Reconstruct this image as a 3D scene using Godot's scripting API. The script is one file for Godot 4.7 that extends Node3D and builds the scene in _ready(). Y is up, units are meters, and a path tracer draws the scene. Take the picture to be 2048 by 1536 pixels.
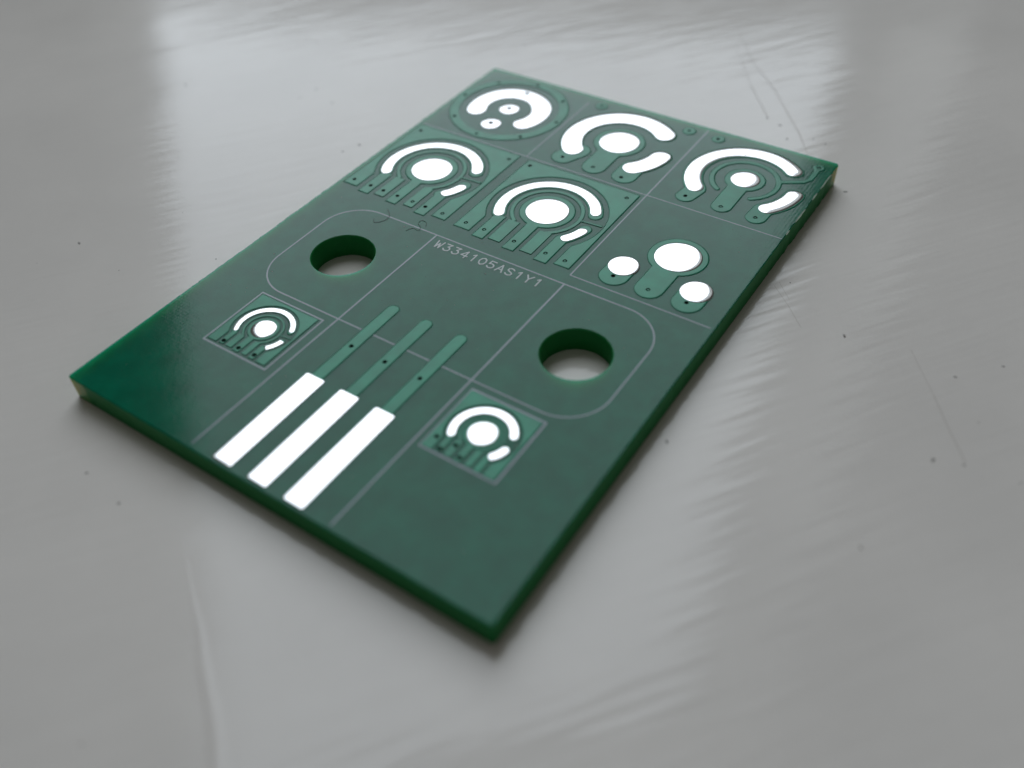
extends Node3D
# A small green circuit board lying on a gloss-painted white sill, lit by one tilted window.
# Board plane in millimetres: u to the right along the short edge, v along the long edge, z up from the board's top face.

const BOARD_W := 29.0
const BOARD_H := 42.2
const THICK := 1.6
const CU := 0.04          # height of mask-covered copper over the bare board

var M := {}
var board: Node3D
var drilled: Array = []   # centres of the wider holes through three pads
var vias: Array = []      # [centre, radius] of every drilled via

class Shape:
	var v := PackedVector3Array()
	var n := PackedVector3Array()
	var t := PackedVector2Array()
	func tri(a: Vector3, b: Vector3, c: Vector3, na: Vector3, nb: Vector3, nc: Vector3) -> void:
		var g := (b - a).cross(c - a)
		if g.length_squared() < 1e-16:
			return
		if g.dot(na + nb + nc) > 0.0:
			v.append_array([a, c, b]); n.append_array([na, nc, nb])
			t.append_array([Vector2(a.x, -a.z), Vector2(c.x, -c.z), Vector2(b.x, -b.z)])
		else:
			v.append_array([a, b, c]); n.append_array([na, nb, nc])
			t.append_array([Vector2(a.x, -a.z), Vector2(b.x, -b.z), Vector2(c.x, -c.z)])
	func quad(a: Vector3, b: Vector3, c: Vector3, d: Vector3, na: Vector3, nb: Vector3, nc: Vector3, nd: Vector3) -> void:
		tri(a, b, c, na, nb, nc)
		tri(a, c, d, na, nc, nd)
	func into(mesh: ArrayMesh, scale := 0.001) -> void:
		var arr := []
		arr.resize(Mesh.ARRAY_MAX)
		var vs := PackedVector3Array()
		vs.resize(v.size())
		for i in v.size():
			vs[i] = v[i] * scale
		arr[Mesh.ARRAY_VERTEX] = vs
		arr[Mesh.ARRAY_NORMAL] = n
		arr[Mesh.ARRAY_TEX_UV] = t
		mesh.add_surface_from_arrays(Mesh.PRIMITIVE_TRIANGLES, arr)

func at(u: float, v: float, z: float) -> Vector3:      # board millimetres -> millimetres about the board's base
	return Vector3(u - BOARD_W / 2.0, z + THICK, -(v - BOARD_H / 2.0))

func p3(q: Vector2, z: float) -> Vector3:
	return at(q.x, q.y, z)

# ---------------------------------------------------------------- plane shapes
func circle(c: Vector2, r: float, k := 0) -> PackedVector2Array:
	var m := k if k > 0 else clampi(int(TAU * r / 0.11), 14, 120)
	var out := PackedVector2Array()
	for i in m:
		out.append(c + Vector2.from_angle(TAU * i / m) * r)
	return out

func rect(u0: float, v0: float, u1: float, v1: float) -> PackedVector2Array:
	return PackedVector2Array([Vector2(u0, v0), Vector2(u1, v0), Vector2(u1, v1), Vector2(u0, v1)])

func round_rect(u0: float, v0: float, u1: float, v1: float, r: float) -> PackedVector2Array:
	var out := PackedVector2Array()
	var cs := [Vector2(u1 - r, v1 - r), Vector2(u0 + r, v1 - r), Vector2(u0 + r, v0 + r), Vector2(u1 - r, v0 + r)]
	for k in 4:
		var m := maxi(4, int(r / 0.12))
		for i in m + 1:
			out.append(cs[k] + Vector2.from_angle(PI / 2 * (k + float(i) / m)) * r)
	return out

func stadium(a: Vector2, b: Vector2, r: float) -> PackedVector2Array:
	var out := PackedVector2Array()
	var th := (b - a).angle()
	for i in 17:
		out.append(b + Vector2.from_angle(th - PI / 2 + PI * i / 16.0) * r)
	for i in 17:
		out.append(a + Vector2.from_angle(th + PI / 2 + PI * i / 16.0) * r)
	return out

func arc(c: Vector2, r0: float, r1: float, a0: float, a1: float, caps := true) -> PackedVector2Array:
	var out := PackedVector2Array()
	var s := deg_to_rad(a0)
	var e := deg_to_rad(a1)
	var m := maxi(8, int((e - s) * r1 / 0.13))
	var hw := (r1 - r0) / 2
	var mid := (r0 + r1) / 2
	for i in m + 1:
		out.append(c + Vector2.from_angle(lerpf(s, e, float(i) / m)) * r1)
	if caps:
		var ce := c + Vector2.from_angle(e) * mid
		for i in range(1, 10):
			out.append(ce + Vector2.from_angle(e + PI * i / 10.0) * hw)
	for i in m + 1:
		out.append(c + Vector2.from_angle(lerpf(e, s, float(i) / m)) * r0)
	if caps:
		var cs := c + Vector2.from_angle(s) * mid
		for i in range(1, 10):
			out.append(cs + Vector2.from_angle(s + PI + PI * i / 10.0) * hw)
	return out

func area(p: PackedVector2Array) -> float:
	var s := 0.0
	for i in p.size():
		s += p[i].cross(p[(i + 1) % p.size()])
	return s / 2

func tidy(p: PackedVector2Array, step := 0.4) -> PackedVector2Array:   # counter-clockwise, no doubled points, long edges cut up
	if area(p) < 0:
		p.reverse()
	var clean := PackedVector2Array()
	for q in p:
		if clean.is_empty() or clean[-1].distance_to(q) > 0.012:
			clean.append(q)
	while clean.size() > 3 and clean[0].distance_to(clean[-1]) < 0.012:
		clean.remove_at(clean.size() - 1)
	var out := PackedVector2Array()
	for i in clean.size():
		var a := clean[i]
		var b := clean[(i + 1) % clean.size()]
		var k := maxi(1, int(ceil(a.distance_to(b) / step)))
		for j in k:
			out.append(a.lerp(b, float(j) / k))
	return out

func joined(list: Array) -> PackedVector2Array:
	var acc: PackedVector2Array = list[0]
	for i in range(1, list.size()):
		var best := PackedVector2Array()
		for r in Geometry2D.merge_polygons(acc, list[i]):
			if absf(area(r)) > absf(area(best)):
				best = r
		acc = best
	return acc

func cut(p: PackedVector2Array, by: PackedVector2Array) -> PackedVector2Array:
	var best := PackedVector2Array()
	for r in Geometry2D.clip_polygons(p, by):
		if absf(area(r)) > absf(area(best)):
			best = r
	return best

func outward(p: PackedVector2Array) -> PackedVector2Array:      # mitred outward normals of a counter-clockwise outline
	var out := PackedVector2Array()
	var k := p.size()
	for i in k:
		var e0 := (p[i] - p[(i + k - 1) % k]).normalized()
		var e1 := (p[(i + 1) % k] - p[i]).normalized()
		var n0 := Vector2(e0.y, -e0.x)
		var n1 := Vector2(e1.y, -e1.x)
		var m := (n0 + n1).normalized()
		out.append(m / maxf(0.6, m.dot(n1)))
	return out

func shifted(p: PackedVector2Array, by: PackedVector2Array, d: float) -> PackedVector2Array:
	var out := PackedVector2Array()
	for i in p.size():
		out.append(p[i] - by[i] * d)
	return out

func with_holes(outer: PackedVector2Array, holes: Array) -> PackedVector2Array:   # joins each hole to the outline by a bridge, nearest hole first
	var acc := outer.duplicate()
	var loops := []
	var best := []           # per hole: squared distance, its own point, the outline's point
	for h0 in holes:
		var h: PackedVector2Array = h0.duplicate()
		if area(h) > 0:
			h.reverse()
		loops.append(h)
		best.append([INF, 0, Vector2.ZERO])
	var fresh := acc
	while loops.size():
		for k in loops.size():
			var h: PackedVector2Array = loops[k]
			var c := (h[0] + h[h.size() / 2]) / 2
			var r := c.distance_to(h[0]) * 1.05
			for q in fresh:
				if pow(maxf(0.0, q.distance_to(c) - r), 2) > best[k][0]:
					continue
				for j in h.size():
					var d := q.distance_squared_to(h[j])
					if d < best[k][0]:
						best[k] = [d, j, q]
		var pick := 0
		for k in loops.size():
			if best[k][0] < best[pick][0]:
				pick = k
		var h: PackedVector2Array = loops[pick]
		var bj: int = best[pick][1]
		var bi := acc.find(best[pick][2])
		loops.remove_at(pick)
		best.remove_at(pick)
		var d := (h[bj] - acc[bi]).normalized()
		var slit := Vector2(-d.y, d.x) * 0.00006     # the bridge is a hair-thin slit
		var out := acc.slice(0, bi)
		out.append(acc[bi] + slit)
		out.append(h[bj] + slit)
		for j in range(1, h.size()):
			out.append(h[(bj + j) % h.size()])
		out.append(h[bj] - slit)
		out.append(acc[bi] - slit)
		out.append_array(acc.slice(bi + 1))
		for k in loops.size():          # the point now exists twice; later bridges start from either copy
			if best[k][2] == acc[bi]:
				best[k][2] = acc[bi] - slit if (loops[k][best[k][1]] - acc[bi]).dot(slit) < 0 else acc[bi] + slit
		acc = out
		fresh = h
		fresh[bj] = h[bj] + slit
	return acc

func ears(p: PackedVector2Array) -> PackedInt32Array:      # cuts a bridged outline into triangles
	var k := p.size()
	var nx := PackedInt32Array()
	var pv := PackedInt32Array()
	var reflex := {}
	for i in k:
		nx.append((i + 1) % k)
		pv.append((i + k - 1) % k)
	for i in k:
		if (p[i] - p[pv[i]]).cross(p[nx[i]] - p[i]) <= 1e-9:
			reflex[i] = true
	var out := PackedInt32Array()
	var left := k
	var i := 0
	var idle := 0
	var loose := 1e-9
	while left > 3:
		var a := p[pv[i]]
		var b := p[i]
		var c := p[nx[i]]
		var w := (b - a).cross(c - b)
		var ok := w > loose
		if ok:
			for j in reflex:
				var q := p[j]
				if q == a or q == b or q == c:
					continue
				if (b - a).cross(q - a) > -1e-9 and (c - b).cross(q - b) > -1e-9 and (a - c).cross(q - c) > -1e-9:
					ok = false
					break
		if ok or (idle > left and absf(w) < 1e-6) or idle > 2 * left + 4:
			if w > 1e-9:
				out.append_array([pv[i], i, nx[i]])
			elif idle > 2 * left + 4:
				push_warning("a face could not be cut cleanly")
			var l := pv[i]
			var r := nx[i]
			nx[l] = r
			pv[r] = l
			reflex.erase(i)
			for e in [l, r]:
				if (p[e] - p[pv[e]]).cross(p[nx[e]] - p[e]) > 1e-9:
					reflex.erase(e)
				else:
					reflex[e] = true
			left -= 1
			idle = 0
			i = nx[r]
		else:
			idle += 1
			i = nx[i]
	out.append_array([pv[i], i, nx[i]])
	return out

# ---------------------------------------------------------------- solid shapes
func rings(s: Shape, p: PackedVector2Array, prof: Array, out_sign := 1.0) -> void:   # walls that follow an outline; prof holds (inset, height)
	var by := outward(p)
	var loops := []
	for q in prof:
		loops.append(shifted(p, by, q.x))
	var lean := []
	for j in prof.size():
		var a: Vector2 = prof[maxi(0, j - 1)]
		var b: Vector2 = prof[mini(prof.size() - 1, j + 1)]
		var d := (b - a).normalized()
		lean.append(Vector2(d.y, d.x))        # (outwards, up)
	for j in prof.size() - 1:
		for i in p.size():
			var k := (i + 1) % p.size()
			var o0 := by[i].normalized() * out_sign
			var o1 := by[k].normalized() * out_sign
			var l0: Vector2 = lean[j]
			var l1: Vector2 = lean[j + 1]
			s.quad(p3(loops[j][i], prof[j].y), p3(loops[j][k], prof[j].y), p3(loops[j + 1][k], prof[j + 1].y), p3(loops[j + 1][i], prof[j + 1].y),
				Vector3(o0.x * l0.x, l0.y, -o0.y * l0.x).normalized(), Vector3(o1.x * l0.x, l0.y, -o1.y * l0.x).normalized(),
				Vector3(o1.x * l1.x, l1.y, -o1.y * l1.x).normalized(), Vector3(o0.x * l1.x, l1.y, -o0.y * l1.x).normalized())

func wall(s0: Shape, p: PackedVector2Array, z0: float, z1: float, inwards: bool, corners: Array = [], other: Shape = null) -> void:
	var by := outward(p)
	for i in p.size():
		var k := (i + 1) % p.size()
		var o0 := by[i].normalized() * (-1.0 if inwards else 1.0)
		var o1 := by[k].normalized() * (-1.0 if inwards else 1.0)
		var s := s0
		for q in corners:
			if p[i].distance_to(q) < 1.1:
				s = other
		var n0 := Vector3(o0.x, 0, -o0.y)
		var n1 := Vector3(o1.x, 0, -o1.y)
		s.quad(p3(p[i], z0), p3(p[k], z0), p3(p[k], z1), p3(p[i], z1), n0, n1, n1, n0)

func cap(s: Shape, p: PackedVector2Array, holes: Array, z: float, up := Vector3.UP) -> void:
	var whole := with_holes(p, holes)
	var idx := ears(whole)
	if idx.is_empty():
		push_warning("a face could not be cut into triangles")
	for i in range(0, idx.size(), 3):
		s.tri(p3(whole[idx[i]], z), p3(whole[idx[i + 1]], z), p3(whole[idx[i + 2]], z), up, up, up)

func raised(outline: PackedVector2Array, holes: Array, prof: Array, depth := 0.0) -> ArrayMesh:
	var p := tidy(outline)
	var s := Shape.new()
	rings(s, p, prof)
	var top: Vector2 = prof[-1]
	cap(s, shifted(p, outward(p), top.x), holes, top.y)
	for h in holes:
		wall(s, h, depth, top.y, true)
	var m := ArrayMesh.new()
	s.into(m)
	return m

func part(called: String, mesh: Mesh, mat: Material, parent: Node, label := "") -> MeshInstance3D:
	var o := MeshInstance3D.new()
	o.name = called
	o.mesh = mesh
	o.material_override = mat
	parent.add_child(o, true)
	if label:
		o.set_meta("label", label)
	return o

func tag(o: Node, label: String, category: String, group := "", kind := "") -> void:
	if label:
		o.set_meta("label", label)
	if category:
		o.set_meta("category", category)
	if group:
		o.set_meta("group", group)
	if kind:
		o.set_meta("kind", kind)

# ---------------------------------------------------------------- board details
const VIA_R := 0.145

func via_holes(list: Array) -> Array:
	var out := []
	for q in list:
		out.append(circle(Vector2(q[0], q[1]), VIA_R, 14))
		vias.append(Vector2(q[0], q[1]))
	return out

func trace(outline: PackedVector2Array, via_list: Array = [], soft := 1.0, hollow: Array = []) -> MeshInstance3D:
	var prof := [Vector2(0, -0.004), Vector2(0.025 * soft, 0.018), Vector2(0.06 * soft, 0.034), Vector2(0.1 * soft, CU)]
	var holes := via_holes(via_list)
	holes.append_array(hollow)
	var t := part("copper_trace", raised(outline, holes, prof, -0.02), M.trace, board)
	for q in via_list:
		via(Vector2(q[0], q[1]), q.size() > 2, CU, t)
	return t

func via(c: Vector2, plugged: bool, top: float, parent: Node) -> void:
	var s := Shape.new()
	wall(s, circle(c, VIA_R - 0.004, 14), -0.9, top - 0.012, true)
	cap(s, circle(c, VIA_R - 0.004, 14), [], -0.9)
	var m := ArrayMesh.new()
	s.into(m)
	var o := part("via", m, M.barrel, parent)
	if plugged:      # the mask has filled the hole up to a narrow ring
		var pl := Shape.new()
		rings(pl, circle(c, 0.095, 14), [Vector2(0, -0.3), Vector2(0.006, top - 0.03), Vector2(0.035, top - 0.012)])
		cap(pl, circle(c, 0.06, 14), [], top - 0.012)
		pl.into(m)
		o.material_override = null
		o.set_surface_override_material(0, M.barrel)
		o.set_surface_override_material(1, M.trace)

func pad(outline: PackedVector2Array, parent: Node, half: float, base: float, holes: Array = [], called := "pad") -> MeshInstance3D:
	var k := minf(1.0, half * 0.8 / 0.33)
	var h := 0.5 + 0.5 * k
	var prof := []
	for q in [Vector2(0, -0.012), Vector2(0.006, 0.003), Vector2(0.02, 0.013), Vector2(0.05, 0.024), Vector2(0.1, 0.034), Vector2(0.2, 0.045), Vector2(0.3, 0.05)]:
		prof.append(Vector2(q.x * 1.1 * k, base + q.y * 1.1 * k * h))
	return part(called, raised(outline, holes, prof, -0.02), M.solder, parent)

func disc_pad(c: Vector2, r: float, parent: Node, base: float, holes: Array = []) -> void:
	pad(circle(c, r), parent, r, base, holes)

func arc_pad(c: Vector2, r0: float, r1: float, a0: float, a1: float, parent: Node, base: float, holes: Array = [], caps := true) -> void:
	pad(arc(c, r0, r1, a0, a1, caps), parent, (r1 - r0) / 2, base, holes)

func pour_cell(c: Vector2, k: float, left: float, right: float, top: float, fingers: Array, ends: Array, via_lists: Array, r: Dictionary) -> void:
	# copper-filled cell: fingers 1 and 7 run into the surrounding pour, 2 into the arc, 3 and 5 into the guard ring, 4 into the disc, 6 into the small pad
	var f := fingers
	var pour := joined([rect(left, c.y - 2.7 * k, right, top), rect(left, ends[0], f[0][1], c.y), rect(f[6][0], ends[6], right, c.y)])
	var low: float = minf(ends[1], ends[0]) - 2.0
	pour = cut(pour, joined([circle(c, 4.06 * k), rect(f[0][1], low, f[6][0], c.y - 1.0 * k)]))
	var soft := 1.0 if k > 0.9 else 0.5
	trace(pour, via_lists[0], soft)
	trace(pour_part(arc(c, r.a0 - 0.13 * k, r.a1 + 0.13 * k, 22, 213), [rect(f[1][0], ends[1], f[1][1], c.y - 1.9 * k)]), via_lists[1], soft)
	var ring := arc(c, 2.2 * k, 2.52 * k, -62, 238, false)
	var link := PackedVector2Array()
	var d0 := Vector2.from_angle(deg_to_rad(5.0))
	var d1 := Vector2(-d0.y, d0.x) * 0.1 * k
	for q in [d0 * 2.4 * k - d1, d0 * 4.05 * k - d1, d0 * 4.05 * k + d1, d0 * 2.4 * k + d1]:
		link.append(c + q)
	link = cut(link, rect(right - 0.45 * k, c.y - 5, right + 5, c.y + 5))
	trace(joined([ring, rect(f[2][0], ends[2], f[2][1], c.y - 2.0 * k), rect(f[4][0], ends[4], f[4][1], c.y - 1.98 * k), link]), via_lists[2], 0.45 * soft)
	var disc := trace(joined([circle(c, r.disc + 0.42 * k), rect(f[3][0], ends[3], f[3][1], c.y - 1.2 * k)]), via_lists[3], soft)
	disc_pad(c, r.disc, disc, CU)
	var small := trace(joined([arc(c, r.a0 - 0.1 * k, r.a1 + 0.1 * k, -42, -9), rect(f[5][0], ends[5], f[5][1], c.y - 2.1 * k)]), via_lists[4], soft)
	arc_pad(c, r.s0, r.s1, r.sa, r.sb, small, CU, [], r.caps)
	arc_pad(c, r.a0, r.a1, r.aa, r.ab, board.get_node(r.arc_parent) if r.has("arc_parent") else small.get_parent().get_child(small.get_index() - 3), CU)

func pour_part(p: PackedVector2Array, more: Array) -> PackedVector2Array:
	var list := [p]
	list.append_array(more)
	return joined(list)

func ribbon(pts: PackedVector2Array, half: float, closed := false) -> PackedVector2Array:
	var a := PackedVector2Array()
	var b := PackedVector2Array()
	var k := pts.size()
	for i in k:
		var q0 := pts[i - 1] if i > 0 else (pts[k - 1] if closed else pts[i])
		var q1 := pts[i + 1] if i < k - 1 else (pts[0] if closed else pts[i])
		var d := (q1 - q0).normalized()
		a.append(pts[i] + Vector2(d.y, -d.x) * half)
		b.append(pts[i] - Vector2(d.y, -d.x) * half)
	b.reverse()
	a.append_array(b)
	return a

func printed_line(pts: PackedVector2Array, width: float, z: float, closed := false) -> void:
	var s := Shape.new()
	var n := pts.size()
	var h := width / 2
	for i in (n if closed else n - 1):
		var j := (i + 1) % n
		var dirs := []
		for k in [i, j]:
			var q0 := pts[(k + n - 1) % n] if (closed or k > 0) else pts[k]
			var q1 := pts[(k + 1) % n] if (closed or k < n - 1) else pts[k]
			var d0 := (pts[k] - q0).normalized() if q0 != pts[k] else (q1 - pts[k]).normalized()
			var d1 := (q1 - pts[k]).normalized() if q1 != pts[k] else d0
			var m := (Vector2(d0.y, -d0.x) + Vector2(d1.y, -d1.x)).normalized()
			dirs.append(m / maxf(0.5, m.dot(Vector2(d0.y, -d0.x))))
		var e0: Vector2 = dirs[0]
		var e1: Vector2 = dirs[1]
		var prof := [Vector2(h, -0.002), Vector2(h * 0.86, z), Vector2(-h * 0.86, z), Vector2(-h, -0.002)]
		for k in 3:
			var a: Vector2 = prof[k]
			var b: Vector2 = prof[k + 1]
			var tilt := Vector2(b.y - a.y, a.x - b.x).normalized()    # (across, up)
			var n0 := Vector3(e0.x * tilt.x, tilt.y, -e0.y * tilt.x).normalized()
			var n1 := Vector3(e1.x * tilt.x, tilt.y, -e1.y * tilt.x).normalized()
			s.quad(p3(pts[i] + e0 * a.x, a.y), p3(pts[j] + e1 * a.x, a.y), p3(pts[j] + e1 * b.x, b.y), p3(pts[i] + e0 * b.x, b.y), n0, n1, n1, n0)
	var m2 := ArrayMesh.new()
	s.into(m2)
	part("printed_line", m2, M.ink, board)

func line(a: Vector2, b: Vector2, width: float, z: float) -> void:
	printed_line(tidy_open(PackedVector2Array([a, b])), width, z)

func tidy_open(p: PackedVector2Array) -> PackedVector2Array:
	return p

const GLYPHS := {
	"W": [[0, 1, 0.22, 0, 0.5, 0.7, 0.78, 0, 1, 1]],
	"3": [[0.05, 1, 0.9, 1, 0.45, 0.6, 0.75, 0.58, 0.95, 0.35, 0.85, 0.1, 0.5, 0, 0.2, 0.03, 0, 0.2]],
	"4": [[0.7, 0, 0.7, 1, 0, 0.32, 1, 0.32]],
	"1": [[0.2, 0.78, 0.55, 1, 0.55, 0]],
	"0": [[0.5, 1, 0.15, 0.85, 0, 0.5, 0.15, 0.15, 0.5, 0, 0.85, 0.15, 1, 0.5, 0.85, 0.85, 0.5, 1]],
	"5": [[0.9, 1, 0.15, 1, 0.08, 0.56, 0.5, 0.64, 0.85, 0.52, 0.95, 0.3, 0.8, 0.07, 0.45, 0, 0.15, 0.04, 0, 0.18]],
	"A": [[0, 0, 0.5, 1, 1, 0], [0.2, 0.34, 0.8, 0.34]],
	"S": [[0.95, 0.85, 0.75, 0.98, 0.4, 1, 0.1, 0.88, 0.08, 0.66, 0.35, 0.54, 0.7, 0.46, 0.95, 0.32, 0.88, 0.1, 0.55, 0, 0.2, 0.03, 0, 0.17]],
	"Y": [[0, 1, 0.5, 0.48, 1, 1], [0.5, 0.48, 0.5, 0]],
}

func printed_code(text: String, start: Vector2, pitch: float, w: float, h: float) -> void:
	var s := Shape.new()
	var lift := 0.0
	for i in text.length():
		for stroke in GLYPHS[text[i]]:
			for j in range(0, stroke.size() - 2, 2):
				var a := start + Vector2(pitch * i + stroke[j] * w, stroke[j + 1] * h)
				var b := start + Vector2(pitch * i + stroke[j + 2] * w, stroke[j + 3] * h)
				var p := stadium(a, b, 0.052)
				lift += 0.00006
				rings(s, p, [Vector2(0, -0.001), Vector2(0.012, 0.01 + lift)])
				cap(s, shifted(p, outward(p), 0.012), [], 0.01 + lift)
	var m := ArrayMesh.new()
	s.into(m)
	part("printed_code", m, M.letter, board)

func substrate() -> void:
	var rng := RandomNumberGenerator.new()
	rng.seed = 11
	var noise := FastNoiseLite.new()
	noise.seed = 4
	noise.frequency = 1.1
	noise.fractal_octaves = 3
	var raw := tidy(round_rect(0, 0, BOARD_W, BOARD_H, 0.22), 0.22)
	var p := PackedVector2Array()
	for q in raw:       # the routed edges are a little ragged, most along the back-left and by the right corner
		var rough := 0.012
		if q.x < 0.1 and q.y > 8:
			rough = 0.06
		if q.x > BOARD_W - 0.1 and q.y > 30:
			rough = 0.07
		p.append(q + Vector2(noise.get_noise_2d(q.x * 1.3, q.y * 1.3), noise.get_noise_2d(q.x * 1.3 + 90, q.y * 1.3)) * rough)
	var big := [circle(Vector2(6.0, 16.52), 2.04), circle(Vector2(23.3, 16.42), 2.04)]
	var small := []
	for c in vias:
		small.append(circle(c, VIA_R, 14))
	for c in drilled:
		small.append(circle(c, 0.23, 16))
	var edge := Shape.new()
	var top := Shape.new()
	var bevel := 0.06
	var by := outward(p)
	var glow_edge := Shape.new()  # edge stretches by two corners, coloured as if light shone through
	wall(edge, p, -THICK + 0.002, -0.05, false, [Vector2(0, 0), Vector2(BOARD_W, BOARD_H)], glow_edge)
	rings(top, p, [Vector2(0, -0.05), Vector2(0.018, -0.02), Vector2(bevel, 0)])
	var holes := []
	for h in big:
		wall(edge, h, -THICK + 0.002, -0.06, true)
		var wide := shifted(h, outward(h), -0.06)
		var hb := outward(h)
		for i in h.size():
			var k: int = (i + 1) % h.size()
			var n0 := Vector3(-hb[i].x, 1.0, hb[i].y).normalized()
			var n1 := Vector3(-hb[k].x, 1.0, hb[k].y).normalized()
			edge.quad(p3(h[i], -0.06), p3(h[k], -0.06), p3(wide[k], 0), p3(wide[i], 0), n0, n1, n1, n0)
		holes.append(wide)
	for h in small:
		wall(edge, h, -1.0, 0.0, true)
		holes.append(h)
	cap(top, shifted(p, by, bevel), holes, 0.0)
	cap(edge, p, big, -THICK + 0.002, Vector3.DOWN)
	var m := ArrayMesh.new()
	top.into(m)
	edge.into(m)
	glow_edge.into(m)
	var o := part("substrate", m, null, board)
	o.set_surface_override_material(0, M.mask)
	o.set_surface_override_material(1, M.edge)
	o.set_surface_override_material(2, M.corner_glow)
	board.move_child(o, 0)
	# splintered pale resin along the broken right-hand edge
	var chips := Shape.new()
	for run in [[40.6, 38.6], [38.0, 37.1], [35.9, 34.2], [33.2, 32.6]]:
		var steps := 8
		var last := Vector2.ZERO
		var lw := 0.0
		for i in steps + 1:
			var v := lerpf(run[0], run[1], float(i) / steps)
			var q := Vector2(BOARD_W + 0.0 + noise.get_noise_2d(v * 9, 3) * 0.05, v)
			var w := 0.012 + 0.035 * sin(PI * i / steps) * rng.randf_range(0.5, 1.0)
			if i:
				chips.quad(p3(last + Vector2(-lw, 0), 0.012), p3(q + Vector2(-w, 0), 0.012), p3(q + Vector2(w, 0), -0.02), p3(last + Vector2(lw, 0), -0.02), Vector3(0.5, 1, 0).normalized(), Vector3(0.5, 1, 0).normalized(), Vector3(0.5, 1, 0).normalized(), Vector3(0.5, 1, 0).normalized())
			last = q
			lw = w
	var cm := ArrayMesh.new()
	chips.into(cm)
	part("splintered_edge", cm, M.chip, board, "pale splintered fibreglass along the right edge")

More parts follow.
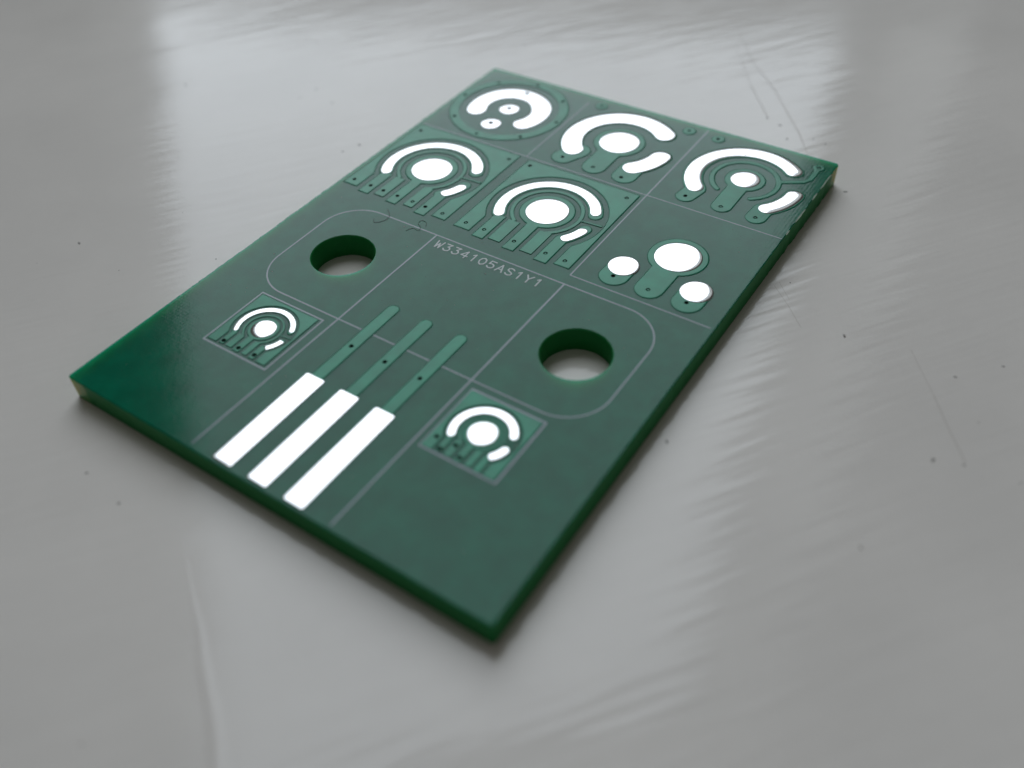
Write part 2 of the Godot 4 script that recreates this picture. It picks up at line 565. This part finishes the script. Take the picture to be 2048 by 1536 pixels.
func build_board() -> void:
	board = Node3D.new()
	board.name = "circuit_board"
	add_child(board)
	tag(board, "small green circuit board with shiny tinned pads and two round holes on the white sill", "circuit board")

	# cell 1 (back corner): ring of vias round a horseshoe pad and two drilled discs
	var g := Vector2(4.87, 37.1)
	var ring_vias := []
	for q in [[1.86, 34.1], [4.83, 32.86, 1], [7.9, 34.1], [9.11, 37.16, 1], [7.87, 40.1], [4.8, 41.34], [1.86, 40.1, 1], [0.63, 37.2]]:
		ring_vias.append(q)
	trace(circle(g, 4.62), ring_vias, 1.0, [circle(g, 3.87)])
	for q in [[4.88, 37.13], [4.88, 34.64], [4.8, 39.72]]:
		drilled.append(Vector2(q[0], q[1]))
	disc_pad(drilled[0], 0.78, board, 0.004, [circle(drilled[0], 0.23, 16)])
	disc_pad(drilled[1], 0.78, board, 0.004, [circle(drilled[1], 0.23, 16)])
	arc_pad(g, 1.74, 3.27, -31, 210, board, 0.004, [circle(drilled[2], 0.23, 16)])
	for c in drilled:
		var s := Shape.new()
		wall(s, circle(c, 0.226, 16), -0.9, 0.03, true)
		cap(s, circle(c, 0.226, 16), [], -0.9)
		var m := ArrayMesh.new()
		s.into(m)
		part("drilled_hole", m, M.barrel, board)

	# cell 2 (back middle)
	var f := Vector2(14.58, 37.05)
	var t := trace(joined([arc(f, 2.6, 4.33, 46, 225), stadium(Vector2(12.05, 33.42), Vector2(12.6, 34.6), 0.9)]), [[12.03, 33.31]])
	arc_pad(f, 2.7, 4.23, 46, 225, t, CU)
	t = trace(joined([circle(f, 1.9), stadium(Vector2(14.6, 33.38), Vector2(14.6, 36), 0.92)]), [[14.57, 33.25, 1]])
	disc_pad(f, 1.48, t, CU)
	t = trace(joined([arc(f, 2.6, 4.33, -45, -5), stadium(Vector2(17.0, 33.4), Vector2(17.0, 34.6), 0.93)]), [[16.9, 33.1]])
	arc_pad(f, 2.7, 4.23, -45, -5, t, CU)
	trace(circle(Vector2(10.85, 40.98), 0.5), [[10.85, 40.98, 1]])
	trace(circle(Vector2(18.22, 40.99), 0.52), [[18.2, 40.97, 1]])

	# cell 3 (right corner): guard ring with a lead-out
	var e := Vector2(24.3, 37.07)
	t = trace(joined([arc(e, 2.8, 4.25, 46, 225), stadium(Vector2(21.68, 33.35), Vector2(21.9, 34.4), 0.72)]), [[21.66, 33.3]])
	arc_pad(e, 2.95, 4.12, 46, 224, t, CU)
	t = trace(joined([circle(e, 1.4), stadium(Vector2(24.22, 33.45), Vector2(24.22, 36.2), 0.73)]), [[24.2, 33.35, 1]])
	disc_pad(Vector2(24.29, 37.11), 1.0, t, CU)
	t = trace(joined([arc(e, 2.8, 4.25, -43, -2), stadium(Vector2(26.65, 33.42), Vector2(26.7, 34.4), 0.73)]), [[26.62, 33.34, 1]])
	arc_pad(e, 2.95, 4.12, -43, -2, t, CU)
	t = trace(joined([arc(e, 2.02, 2.45, -58, 238), ribbon(PackedVector2Array([Vector2(26.35, 37.95), Vector2(27.75, 38.82), Vector2(28.02, 39.3), Vector2(28.05, 40.6)]), 0.22), circle(Vector2(28.03, 40.95), 0.42)]), [[28.0, 40.95, 1]])
	trace(circle(Vector2(20.52, 40.99), 0.51), [[20.47, 40.97]])

	# three round pads (right middle)
	t = trace(stadium(Vector2(21.75, 23.5), Vector2(21.79, 24.57), 0.98), [[21.72, 23.42]])
	disc_pad(Vector2(21.8, 24.6), 0.99, t, CU)
	t = trace(joined([circle(Vector2(24.25, 27.1), 1.91), stadium(Vector2(24.15, 23.48), Vector2(24.2, 26), 0.94)]), [[24.13, 23.35, 1]])
	disc_pad(Vector2(24.26, 27.08), 1.5, t, CU)
	t = trace(stadium(Vector2(26.63, 23.52), Vector2(26.66, 24.6), 0.99), [[26.6, 23.44]])
	disc_pad(Vector2(26.67, 24.63), 1.0, t, CU)

	# the two copper-filled cells of the middle row
	pour_cell(Vector2(4.9, 27.28), 1.0, 0.4, 9.42, 31.95,
		[[0.4, 1.66], [2.02, 2.93], [3.27, 4.12], [4.47, 5.38], [5.81, 6.6], [6.97, 7.88], [8.25, 9.42]], [22.88, 22.55, 22.8, 22.53, 22.8, 22.46, 22.76],
		[[[0.94, 23.51], [8.8, 23.34, 1], [0.95, 31.1], [8.9, 31.12, 1]], [[2.45, 23.48]], [[3.62, 23.44], [6.21, 23.41, 1]], [[4.88, 23.42]], [[7.33, 23.37]]],
		{"disc": 1.47, "a0": 2.83, "a1": 3.65, "aa": 26, "ab": 213, "s0": 2.85, "s1": 3.66, "sa": -35, "sb": -15, "caps": true})
	pour_cell(Vector2(14.68, 27.1), 1.0, 10.14, 19.11, 31.85,
		[[10.14, 11.45], [11.82, 12.73], [12.93, 13.87], [14.22, 15.14], [15.38, 16.3], [16.6, 17.58], [17.93, 19.11]], [22.66, 22.37, 22.64, 22.3, 22.62, 22.3, 22.57],
		[[[10.76, 23.3, 1], [18.44, 23.17, 1], [10.66, 31.17], [18.43, 31.1, 1]], [[12.23, 23.28, 1]], [], [[14.6, 23.23, 1]], [[16.99, 23.21, 1]]],
		{"disc": 1.47, "a0": 2.82, "a1": 3.6, "aa": 27, "ab": 213, "s0": 2.83, "s1": 3.6, "sa": -36, "sb": -14, "caps": true})
	# the two small cells at half that size
	var sf := []
	for q in [[-2.34, -1.62], [-1.5, -1.1], [-0.96, -0.49], [-0.33, 0.16], [0.34, 0.74], [0.89, 1.34], [1.49, 2.24]]:
		sf.append(q)
	small_cell(Vector2(6.76, 8.68), sf, [[], [[5.46, 6.76]], [], [[6.67, 6.75]], [[7.88, 6.8]]],
		{"disc": 0.77, "a0": 1.52, "a1": 1.86, "aa": 26, "ab": 210, "s0": 1.53, "s1": 1.85, "sa": -43, "sb": -7, "caps": false})
	small_cell(Vector2(22.34, 8.77), sf, [[[20.42, 7.39]], [[21.04, 6.81]], [[21.62, 7.42]], [[22.25, 6.86]], []],
		{"disc": 0.84, "a0": 1.39, "a1": 1.87, "aa": 25, "ab": 209, "s0": 1.39, "s1": 1.87, "sa": -37, "sb": -12, "caps": true})

	# three edge contacts with their leads
	for k in 3:
		var u: float = [12.12, 14.59, 17.07][k]
		var lead := trace(stadium(Vector2(u + 0.03, 7.0), Vector2(u + 0.03, 13.95), 0.44), [[u + 0.02, 10.26]])
		pad(round_rect(u - 0.65, 0.22, u + 0.65, 7.33, 0.11), lead, 0.13, CU, [], "contact_finger")

	substrate()

	# printed lines
	line(Vector2(0.45, 32.1), Vector2(28.94, 32.1), 0.08, 0.006)
	line(Vector2(9.75, 32.1), Vector2(9.7, 41.05), 0.08, 0.009)
	line(Vector2(19.43, 22.17), Vector2(19.38, 41.8), 0.1, 0.009)
	line(Vector2(19.43, 22.17), Vector2(28.75, 22.17), 0.09, 0.006)
	var box := round_rect(2.5, 11.67, 26.7, 21.26, 2.7)
	printed_line(box, 0.105, 0.006, true)
	line(Vector2(9.88, 0.28), Vector2(9.92, 21.26), 0.12, 0.009)
	line(Vector2(19.5, 0.28), Vector2(19.58, 21.2), 0.13, 0.009)
	printed_line(rect(4.28, 6.26, 9.22, 11.1), 0.11, 0.006, true)
	printed_line(rect(20.0, 6.48, 24.68, 11.14), 0.14, 0.006, true)
	printed_code("W334105AS1Y1", Vector2(10.42, 20.2), 0.681, 0.46, 0.66)

func small_cell(c: Vector2, sf: Array, dark: Array, r: Dictionary) -> void:
	var f := []
	for q in sf:
		f.append([c.x + q[0], c.x + q[1]])
	var low := c.y - 2.25
	pour_cell(c, 0.5, c.x - 2.34, c.x + 2.24, c.y + 2.3, f, [low, low + 0.05, low + 0.08, low, low + 0.06, low, low],
		dark, r)

# ---------------------------------------------------------------- materials
func noise_image(w: int, h: int, sx: float, sy: float, layers: Array, seed: int) -> Image:
	# seamless sum of stretched noise, one float per pixel
	var img := Image.create_empty(w, h, false, Image.FORMAT_RF)
	var ns := []
	for k in layers.size():
		var n := FastNoiseLite.new()
		n.seed = seed + k
		n.noise_type = FastNoiseLite.TYPE_SIMPLEX_SMOOTH
		n.frequency = 1.0
		n.fractal_type = FastNoiseLite.FRACTAL_FBM
		n.fractal_octaves = layers[k][3]
		ns.append(n)
	for y in h:
		for x in w:
			var mx := x * sx / w
			var my := y * sy / h
			var fx := smoothstep(0.88, 1.0, float(x) / w)      # the last stretch fades into the tile's own beginning
			var fy := smoothstep(0.88, 1.0, float(y) / h)
			var s := 0.5
			for k in layers.size():
				var l: Array = layers[k]
				var a: float = ns[k].get_noise_2d(mx / l[0], my / l[1])
				if fx > 0.0:
					a = lerpf(a, ns[k].get_noise_2d((mx - sx) / l[0], my / l[1]), fx)
				if fy > 0.0:
					var b: float = ns[k].get_noise_2d(mx / l[0], (my - sy) / l[1])
					if fx > 0.0:
						b = lerpf(b, ns[k].get_noise_2d((mx - sx) / l[0], (my - sy) / l[1]), fx)
					a = lerpf(a, b, fy)
				s += l[2] * a
			img.set_pixel(x, y, Color(s, s, s))
	return img

func mat(c: Color, rough: float, metal := 0.0) -> StandardMaterial3D:
	var m := StandardMaterial3D.new()
	m.albedo_color = c.linear_to_srgb()
	m.roughness = rough
	m.metallic = metal
	return m

func materials() -> void:
	# solder mask over bare glass-fibre: glossy, with the weave just showing
	var weave := Image.create_empty(512, 512, false, Image.FORMAT_RF)
	var wn := FastNoiseLite.new()
	wn.seed = 7
	wn.frequency = 0.05
	wn.fractal_octaves = 3
	for y in 512:
		for x in 512:
			var s := 0.5 + 0.12 * sin(TAU * x / 8.0) * (0.6 + 0.8 * wn.get_noise_2d(x * 0.2, y * 3)) + 0.10 * sin(TAU * y / 8.0) * (0.6 + 0.8 * wn.get_noise_2d(x * 3, y * 0.2)) + 0.2 * wn.get_noise_2d(x * 1.5, y * 1.5)
			weave.set_pixel(x, y, Color(s, s, s))
	var wt := ImageTexture.create_from_image(weave)
	var tone := Image.create_empty(512, 512, false, Image.FORMAT_RGB8)
	var tn := FastNoiseLite.new()
	tn.seed = 21
	tn.frequency = 0.012
	tn.fractal_octaves = 5
	var rng := RandomNumberGenerator.new()
	rng.seed = 5
	for y in 512:
		for x in 512:
			var s := clampf(0.93 + 0.09 * tn.get_noise_2d(x, y) + rng.randf_range(-0.03, 0.03), 0, 1)
			tone.set_pixel(x, y, Color(s, s, s))
	for i in 60:         # grains of dirt caught under the mask
		var x := rng.randi_range(2, 508)
		var y := rng.randi_range(2, 508)
		var d := rng.randf_range(0.35, 0.8)
		for k in rng.randi_range(1, 3):
			tone.set_pixel(x + (k % 2), y + k / 2, Color(d, d, d))
	var tt := ImageTexture.create_from_image(tone)
	var mask := mat(Color(0.001, 0.158, 0.086), 0.095)
	mask.metallic_specular = 0.295
	mask.albedo_texture = tt
	mask.uv1_scale = Vector3(1 / 14.0, 1 / 14.0, 1)
	mask.heightmap_enabled = true
	mask.heightmap_texture = wt
	mask.heightmap_scale = 0.00045
	mask.subsurf_scatter_enabled = true
	mask.subsurf_scatter_strength = 0.45
	M.mask = mask
	# mask over copper: the metal below gives it a brighter, greener sheen
	var tr := mat(Color(0.006, 0.205, 0.115), 0.28, 0.12)
	tr.metallic_specular = 0.33
	tr.albedo_texture = tt
	tr.uv1_scale = Vector3(1 / 11.0, 1 / 11.0, 1)
	tr.heightmap_enabled = true
	tr.heightmap_texture = wt
	tr.heightmap_scale = 0.0006
	tr.clearcoat_enabled = true
	tr.clearcoat = 0.12
	tr.clearcoat_roughness = 0.15
	M.trace = tr
	M.solder = mat(Color(0.62, 0.625, 0.63), 0.14, 1.0)
	M.barrel = mat(Color(0.01, 0.03, 0.02), 0.4)
	M.ink = mat(Color(0.115, 0.19, 0.215), 0.12)
	M.ink.metallic_specular = 0.52
	M.letter = mat(Color(0.5, 0.56, 0.56), 0.4)
	M.chip = mat(Color(0.5, 0.6, 0.5), 0.6)
	var ed := mat(Color(0.006, 0.19, 0.045), 0.5)
	ed.metallic_specular = 0.3
	ed.subsurf_scatter_enabled = true
	ed.subsurf_scatter_strength = 0.08
	M.edge = ed
	var re := mat(Color(0.03, 0.24, 0.03), 0.4)      # edge recoloured by two corners for light glowing through the board
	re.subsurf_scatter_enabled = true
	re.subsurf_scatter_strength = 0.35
	M.corner_glow = re
	# gloss paint with brush marks
	var streak := noise_image(512, 1536, 160.0, 160.0, [[22.0, 9.0, 0.55, 1], [9.0, 1.1, 0.31, 2], [6.0, 0.42, 0.11, 2]], 31)
	var paint_tone := Image.create_empty(512, 512, false, Image.FORMAT_RGB8)
	var pn := FastNoiseLite.new()
	pn.seed = 77
	pn.frequency = 0.01
	pn.fractal_octaves = 4
	var pa := pn.get_seamless_image(512, 512)
	pn.seed = 78
	pn.frequency = 0.05
	var pb := pn.get_seamless_image(512, 512)
	for y in 512:
		for x in 512:
			var s := 0.955 + 0.05 * (pa.get_pixel(x, y).r - 0.5) + 0.012 * (pb.get_pixel(x, y).r - 0.5)
			paint_tone.set_pixel(x, y, Color(s, s, s))
	var paint := mat(Color(0.845, 0.805, 0.76), 0.12)
	paint.albedo_texture = ImageTexture.create_from_image(paint_tone)
	paint.metallic_specular = 0.375
	paint.heightmap_enabled = true
	paint.heightmap_texture = ImageTexture.create_from_image(streak)
	paint.heightmap_scale = 0.0022
	paint.uv1_scale = Vector3(1 / 160.0, 1 / 160.0, 1)
	M.paint = paint
	M.scratch = mat(Color(0.58, 0.54, 0.50), 0.4)
	M.speck = mat(Color(0.3, 0.28, 0.26), 0.7)
	M.fibre = mat(Color(0.03, 0.03, 0.035), 0.6)
	M.wall = mat(Color(0.72, 0.70, 0.66), 0.8)
	M.frame = mat(Color(0.68, 0.68, 0.67), 0.5)

# ---------------------------------------------------------------- surroundings
func build_sill() -> void:
	# painted slab; the top carries brush marks that run at 55 degrees to the board's short edge
	var dir := Vector2.from_angle(deg_to_rad(55.0))
	var acr := Vector2(-dir.y, dir.x)
	var s := Shape.new()
	var half := Vector2(260, 210)
	var z := -THICK
	var b := 4.0
	var top := [Vector2(-half.x + b, -half.y + b), Vector2(half.x - b, -half.y + b), Vector2(half.x - b, half.y - b), Vector2(-half.x + b, half.y - b)]
	var out := [Vector2(-half.x, -half.y), Vector2(half.x, -half.y), Vector2(half.x, half.y), Vector2(-half.x, half.y)]
	var c := Vector2(BOARD_W / 2, BOARD_H / 2)
	s.quad(p3(c + top[0], z), p3(c + top[1], z), p3(c + top[2], z), p3(c + top[3], z), Vector3.UP, Vector3.UP, Vector3.UP, Vector3.UP)
	for i in 4:
		var k := (i + 1) % 4
		var o: Vector2 = [Vector2(0, -1), Vector2(1, 0), Vector2(0, 1), Vector2(-1, 0)][i]
		var n1 := Vector3(o.x, 0, -o.y)
		s.quad(p3(c + top[i], z), p3(c + top[k], z), p3(c + out[k], z - b), p3(c + out[i], z - b), Vector3.UP, Vector3.UP, n1, n1)
		s.quad(p3(c + out[i], z - b), p3(c + out[k], z - b), p3(c + out[k], z - 30), p3(c + out[i], z - 30), n1, n1, n1, n1)
	s.quad(p3(c + out[0], z - 30), p3(c + out[1], z - 30), p3(c + out[2], z - 30), p3(c + out[3], z - 30), Vector3.DOWN, Vector3.DOWN, Vector3.DOWN, Vector3.DOWN)
	paint_uv(s, dir, acr)
	var m := ArrayMesh.new()
	s.into(m)
	var sill := part("window_sill", m, M.paint, self)
	tag(sill, "white gloss-painted sill with brush marks under the green circuit board", "window sill", "", "structure")

	# a long sag of paint in front of the board
	var ridge := Shape.new()
	var pts := [Vector2(12.4, -3.2), Vector2(13.9, -4.3), Vector2(15.6, -5.5), Vector2(17.3, -6.55), Vector2(18.8, -7.7), Vector2(20.2, -8.6), Vector2(21.5, -9.5), Vector2(22.7, -10.5), Vector2(24.4, -11.7), Vector2(27, -13.6)]
	for i in pts.size() - 1:
		var a: Vector2 = pts[i]
		var e: Vector2 = pts[i + 1]
		var da: Vector2 = (e - (pts[i - 1] if i else a)).normalized()
		var de: Vector2 = ((pts[i + 2] if i + 2 < pts.size() else e) - a).normalized()
		var wa := 0.06 + 0.55 * smoothstep(0, 6, float(i)) + 0.03 * sin(i * 2.1)
		var we := 0.06 + 0.55 * smoothstep(0, 6, float(i + 1)) + 0.03 * sin((i + 1) * 2.1)
		for k in 10:
			var x0 := lerpf(-1, 1, k / 10.0)
			var x1 := lerpf(-1, 1, (k + 1) / 10.0)
			var h := func(x: float, w: float) -> float: return 0.012 * w * (1 + cos(PI * x)) - 0.0005
			var l0 := Vector2(-da.y, da.x)
			var l1 := Vector2(-de.y, de.x)
			ridge.quad(p3(a + l0 * x0 * wa, z + h.call(x0, wa)), p3(a + l0 * x1 * wa, z + h.call(x1, wa)), p3(e + l1 * x1 * we, z + h.call(x1, we)), p3(e + l1 * x0 * we, z + h.call(x0, we)),
				slope_normal(l0, x0), slope_normal(l0, x1), slope_normal(l1, x1), slope_normal(l1, x0))
	paint_uv(ridge, dir, acr)
	var rm := ArrayMesh.new()
	ridge.into(rm)
	part("paint_ridge", rm, M.paint, sill)

	# hairline cracks
	for run in [[10.1, 65.9, 13.7, 60.6, 17.1, 56.0, 20.2, 52.8, 22.4, 49.9, 24.5, 47.2, 26.0, 44.9], [14.7, 57.8, 18.2, 52.6, 21.3, 48.6], [29.7, 29.6, 31.2, 28.2, 32.6, 26.7], [29.9, 30.0, 31.1, 28.7], [38.6, 28.1, 40.7, 25.2, 42.1, 23.1, 43.4, 21.3]]:
		var s2 := Shape.new()
		for i in range(0, run.size() - 2, 2):
			var a := Vector2(run[i], run[i + 1])
			var e := Vector2(run[i + 2], run[i + 3])
			var d := (e - a).normalized()
			var l := Vector2(-d.y, d.x) * (0.04 if i else 0.025)
			s2.quad(p3(a - l, z + 0.003), p3(a + l, z + 0.003), p3(e + l, z + 0.003), p3(e - l, z + 0.003), Vector3.UP, Vector3.UP, Vector3.UP, Vector3.UP)
		var m2 := ArrayMesh.new()
		s2.into(m2)
		part("scratch", m2, M.scratch, sill)

	# specks of dirt
	var rng := RandomNumberGenerator.new()
	rng.seed = 3
	var list := [Vector2(-18.9, 40.9), Vector2(-12.9, 34.2), Vector2(-10.1, 33.1), Vector2(-4.3, 27.8), Vector2(-23.4, 29.1), Vector2(-2.7, 13.2), Vector2(-12.3, 9.5), Vector2(20.7, 58), Vector2(16, 48.2), Vector2(21.4, 48.4), Vector2(22.7, 47.8), Vector2(23.9, 46.2), Vector2(25.6, 47.1), Vector2(26.6, 46.9), Vector2(30, 41.6), Vector2(35, 27.3), Vector2(30.5, 30.3), Vector2(40.7, 13.5), Vector2(42, 20.6), Vector2(43.4, 21.1), Vector2(43.3, 29.4), Vector2(41.3, 27.2), Vector2(5.2, -3.4), Vector2(17.1, -12.9), Vector2(30, 14.6), Vector2(-13.1, 32.4), Vector2(-3.8, 29.2), Vector2(-2, 49.7), Vector2(8.3, -3.8)]
	for i in 60:
		list.append(Vector2(rng.randf_range(-50, 60), rng.randf_range(-15, 75)))
	var sp := Shape.new()
	for i in list.size():
		var q: Vector2 = list[i]
		if q.x > -0.4 and q.x < BOARD_W + 0.4 and q.y > -0.4 and q.y < BOARD_H + 0.4:
			continue
		var r := rng.randf_range(0.05, 0.10) if i < 29 else rng.randf_range(0.02, 0.05)
		var th := rng.randf() * TAU
		var el := rng.randf_range(1.0, 2.0)
		var ringp := PackedVector2Array()
		for k in 9:
			var w := Vector2.from_angle(TAU * k / 9) * r * rng.randf_range(0.7, 1.15)
			w.x *= el
			ringp.append(q + w.rotated(th))
		for k in 9:
			var k2 := (k + 1) % 9
			var o0 := (ringp[k] - q).normalized()
			var o1 := (ringp[k2] - q).normalized()
			sp.tri(p3(ringp[k], z), p3(ringp[k2], z), p3(q, z + r * 0.5), Vector3(o0.x, 0.8, -o0.y).normalized(), Vector3(o1.x, 0.8, -o1.y).normalized(), Vector3.UP)
	var bd := Shape.new()
	var own := [Vector2(3.3, 12.9), Vector2(2.1, 14.3), Vector2(2.0, 10.6), Vector2(3.1, 10.9), Vector2(9.0, 19.3), Vector2(7.5, 20.9), Vector2(12.9, 22.1), Vector2(14.9, 19.6), Vector2(5.4, 20.3), Vector2(8.15, 21.05), Vector2(27.2, 29.5), Vector2(18.25, 30.5)]
	for i in 55:
		own.append(Vector2(rng.randf_range(0.4, 28.6), rng.randf_range(0.5, 22.0)))
	for i in own.size():
		var q: Vector2 = own[i]
		if q.distance_to(Vector2(6.0, 16.52)) < 2.3 or q.distance_to(Vector2(23.3, 16.42)) < 2.3:
			continue
		var r := rng.randf_range(0.03, 0.055) if i < 12 else rng.randf_range(0.012, 0.03)
		for k in 6:
			var o0 := Vector2.from_angle(TAU * k / 6 + i)
			var o1 := Vector2.from_angle(TAU * (k + 1) / 6 + i)
			bd.tri(p3(q + o0 * r, -0.001), p3(q + o1 * r, -0.001), p3(q, 0.006 + r * 0.6), Vector3(o0.x, 0.6, -o0.y).normalized(), Vector3(o1.x, 0.6, -o1.y).normalized(), Vector3.UP)
	var bm := ArrayMesh.new()
	bd.into(bm)
	tag(part("dust_specks", bm, M.speck, self), "fine dark dust lying on the plain green face of the board", "dust", "", "stuff")
	var sm := ArrayMesh.new()
	sp.into(sm)
	var dirt := part("dirt_specks", sm, M.speck, self)
	tag(dirt, "tiny dark specks of dirt scattered over the white paint", "dirt", "", "stuff")

func slope_normal(l: Vector2, x: float) -> Vector3:
	var g := -0.012 * PI * sin(PI * x)        # height change per unit across
	return Vector3(-l.x * g, 1, l.y * g).normalized()

func paint_uv(s: Shape, dir: Vector2, acr: Vector2) -> void:
	for i in s.v.size():
		var q := Vector2(s.v[i].x, -s.v[i].z)
		s.t[i] = Vector2(q.dot(dir) + 60.0, q.dot(acr) + 60.0)

func tube(pts: Array, r: float) -> ArrayMesh:
	var s := Shape.new()
	var curve := Curve3D.new()
	for i in pts.size():
		var q: Vector3 = pts[i]
		var a: Vector3 = pts[maxi(0, i - 1)]
		var b: Vector3 = pts[mini(pts.size() - 1, i + 1)]
		curve.add_point(at(q.x, q.y, q.z), -at3(b - a) / 6, at3(b - a) / 6)
	curve.bake_interval = 0.08
	var c := curve.get_baked_points()
	for i in c.size() - 1:
		var d := (c[i + 1] - c[i]).normalized()
		var x := d.cross(Vector3.UP).normalized()
		var y := x.cross(d)
		for k in 6:
			var o0 := x * cos(TAU * k / 6) + y * sin(TAU * k / 6)
			var o1 := x * cos(TAU * (k + 1) / 6) + y * sin(TAU * (k + 1) / 6)
			s.quad(c[i] + o0 * r, c[i] + o1 * r, c[i + 1] + o1 * r, c[i + 1] + o0 * r, o0, o1, o1, o0)
	var m := ArrayMesh.new()
	s.into(m)
	return m

func at3(d: Vector3) -> Vector3:
	return Vector3(d.x, d.z, -d.y)

func build_fibres() -> void:
	var h := 0.018
	var o := part("fibre", tube([Vector3(5.2, 20.55, h), Vector3(5.5, 20.24, h), Vector3(5.9, 20.66, h), Vector3(5.98, 21.1, 0.05), Vector3(5.75, 21.5, 0.03), Vector3(5.28, 21.87, h)], 0.011), M.fibre, self)
	tag(o, "dark hair-thin fibre curled across the printed line behind the left hole", "fibre")
	o = part("fibre", tube([Vector3(7.9, 20.58, h), Vector3(8.1, 21.02, h), Vector3(8.6, 21.04, 0.03), Vector3(8.42, 21.42, 0.05), Vector3(8.1, 21.6, h), Vector3(8.04, 21.96, h), Vector3(8.3, 22.05, h), Vector3(8.6, 21.87, h), Vector3(8.71, 21.6, h)], 0.010), M.fibre, self)
	tag(o, "dark looped fibre lying left of the printed code, below the copper fingers", "fibre")
	o = part("fibre", tube([Vector3(23.05, 39.86, 0.12), Vector3(23.2, 40.22, 0.125), Vector3(23.46, 40.22, 0.125)], 0.014), M.fibre, self)
	tag(o, "short bent fibre on the large arc pad nearest the right corner", "fibre")

func build_window() -> void:
	# the tilted window that lights the sill and shows in every glossy face; out of the frame
	var u := Vector3(0.539, 0.247, -0.805)
	var v := Vector3(0.063, 0.942, 0.331)
	u = u.normalized()
	v = (v - u * u.dot(v)).normalized()
	var n := -u.cross(v)                      # away from the board
	var c := at(-462.0 - 9.1, 663.8 - 13.7, 970.1 - 4.2) * 0.001
	var w := 0.838
	var h := 1.168
	var win := Node3D.new()
	win.name = "window"
	win.transform = Transform3D(Basis(-u, v, n), c)
	add_child(win)
	tag(win, "tall tilted window with overcast daylight behind the board, mirrored in its pads", "window")
	var glow := StandardMaterial3D.new()
	glow.albedo_color = Color(0.5, 0.5, 0.5)
	glow.emission_enabled = true
	glow.emission = Color(0.93, 0.967, 1.0)
	glow.emission_energy_multiplier = 0.3
	box("pane", Vector3(w, h, 0.006), Vector3.ZERO, glow, win)
	var fw := 0.06
	for s in [-1, 1]:
		box("frame_bar", Vector3(fw, h + 2 * fw, 0.05), Vector3(s * (w + fw) / 2, 0, 0.0), M.frame, win)
		box("frame_bar", Vector3(w, fw, 0.048), Vector3(0, s * (h + fw) / 2, 0.0), M.frame, win)
	var lamp := AreaLight3D.new()
	lamp.name = "window_light"
	lamp.area_size = Vector2(w, h)
	lamp.area_normalize_energy = false
	lamp.light_energy = 0.64
	lamp.light_color = Color(0.93, 0.967, 1.0)
	lamp.shadow_enabled = true
	lamp.position = Vector3(0, 0, -0.028)
	win.add_child(lamp)
	var wall_node := Node3D.new()
	wall_node.name = "wall"
	wall_node.transform = win.transform
	add_child(wall_node)
	tag(wall_node, "white plastered wall round the window opening", "wall")
	var ow := w + 2 * fw + 0.004
	var oh := h + 2 * fw + 0.004
	var d := 0.2
	var zc := -d / 2 + 0.03
	for s in [-1, 1]:
		box("wall_panel", Vector3(0.9, oh + 1.0, d), Vector3(s * (ow / 2 + 0.45), 0.25, zc), M.wall, wall_node)
	box("wall_panel", Vector3(ow, 0.74, d), Vector3(0, oh / 2 + 0.37, zc), M.wall, wall_node)
	box("wall_panel", Vector3(ow, 0.24, d), Vector3(0, -oh / 2 - 0.12, zc), M.wall, wall_node)

func box(called: String, size: Vector3, where: Vector3, m: Material, parent: Node) -> void:
	var b := BoxMesh.new()
	b.size = size
	part(called, b, m, parent).position = where

func _ready() -> void:
	# camera: a phone lens close above the board, focused on the middle of it
	var cam := Camera3D.new()
	cam.name = "camera"
	add_child(cam)
	cam.transform = Transform3D(Basis(Vector3(0.829908, -0.039458, -0.556503), Vector3(-0.373905, 0.700984, -0.607303), Vector3(0.414063, 0.712084, 0.566999)).orthonormalized(), Vector3(0.027406, 0.036529, 0.03634))
	var lens := CameraAttributesPhysical.new()
	lens.frustum_focal_length = 28.387
	lens.frustum_focus_distance = 0.0575
	lens.frustum_near = 0.002
	lens.frustum_far = 20.0
	lens.exposure_aperture = 21.0
	cam.attributes = lens
	cam.current = true
	# surroundings: the dim room behind the camera; the window does the lighting
	var env := Environment.new()
	env.background_mode = Environment.BG_COLOR
	env.background_color = Color(0.27, 0.265, 0.255)
	env.tonemap_mode = Environment.TONE_MAPPER_LINEAR
	env.tonemap_exposure = 1.45
	env.sdfgi_enabled = true
	env.ssao_enabled = true
	env.ssil_enabled = true
	var we := WorldEnvironment.new()
	we.name = "environment"
	we.environment = env
	add_child(we)
	materials()
	build_window()
	build_sill()
	build_board()
	build_fibres()
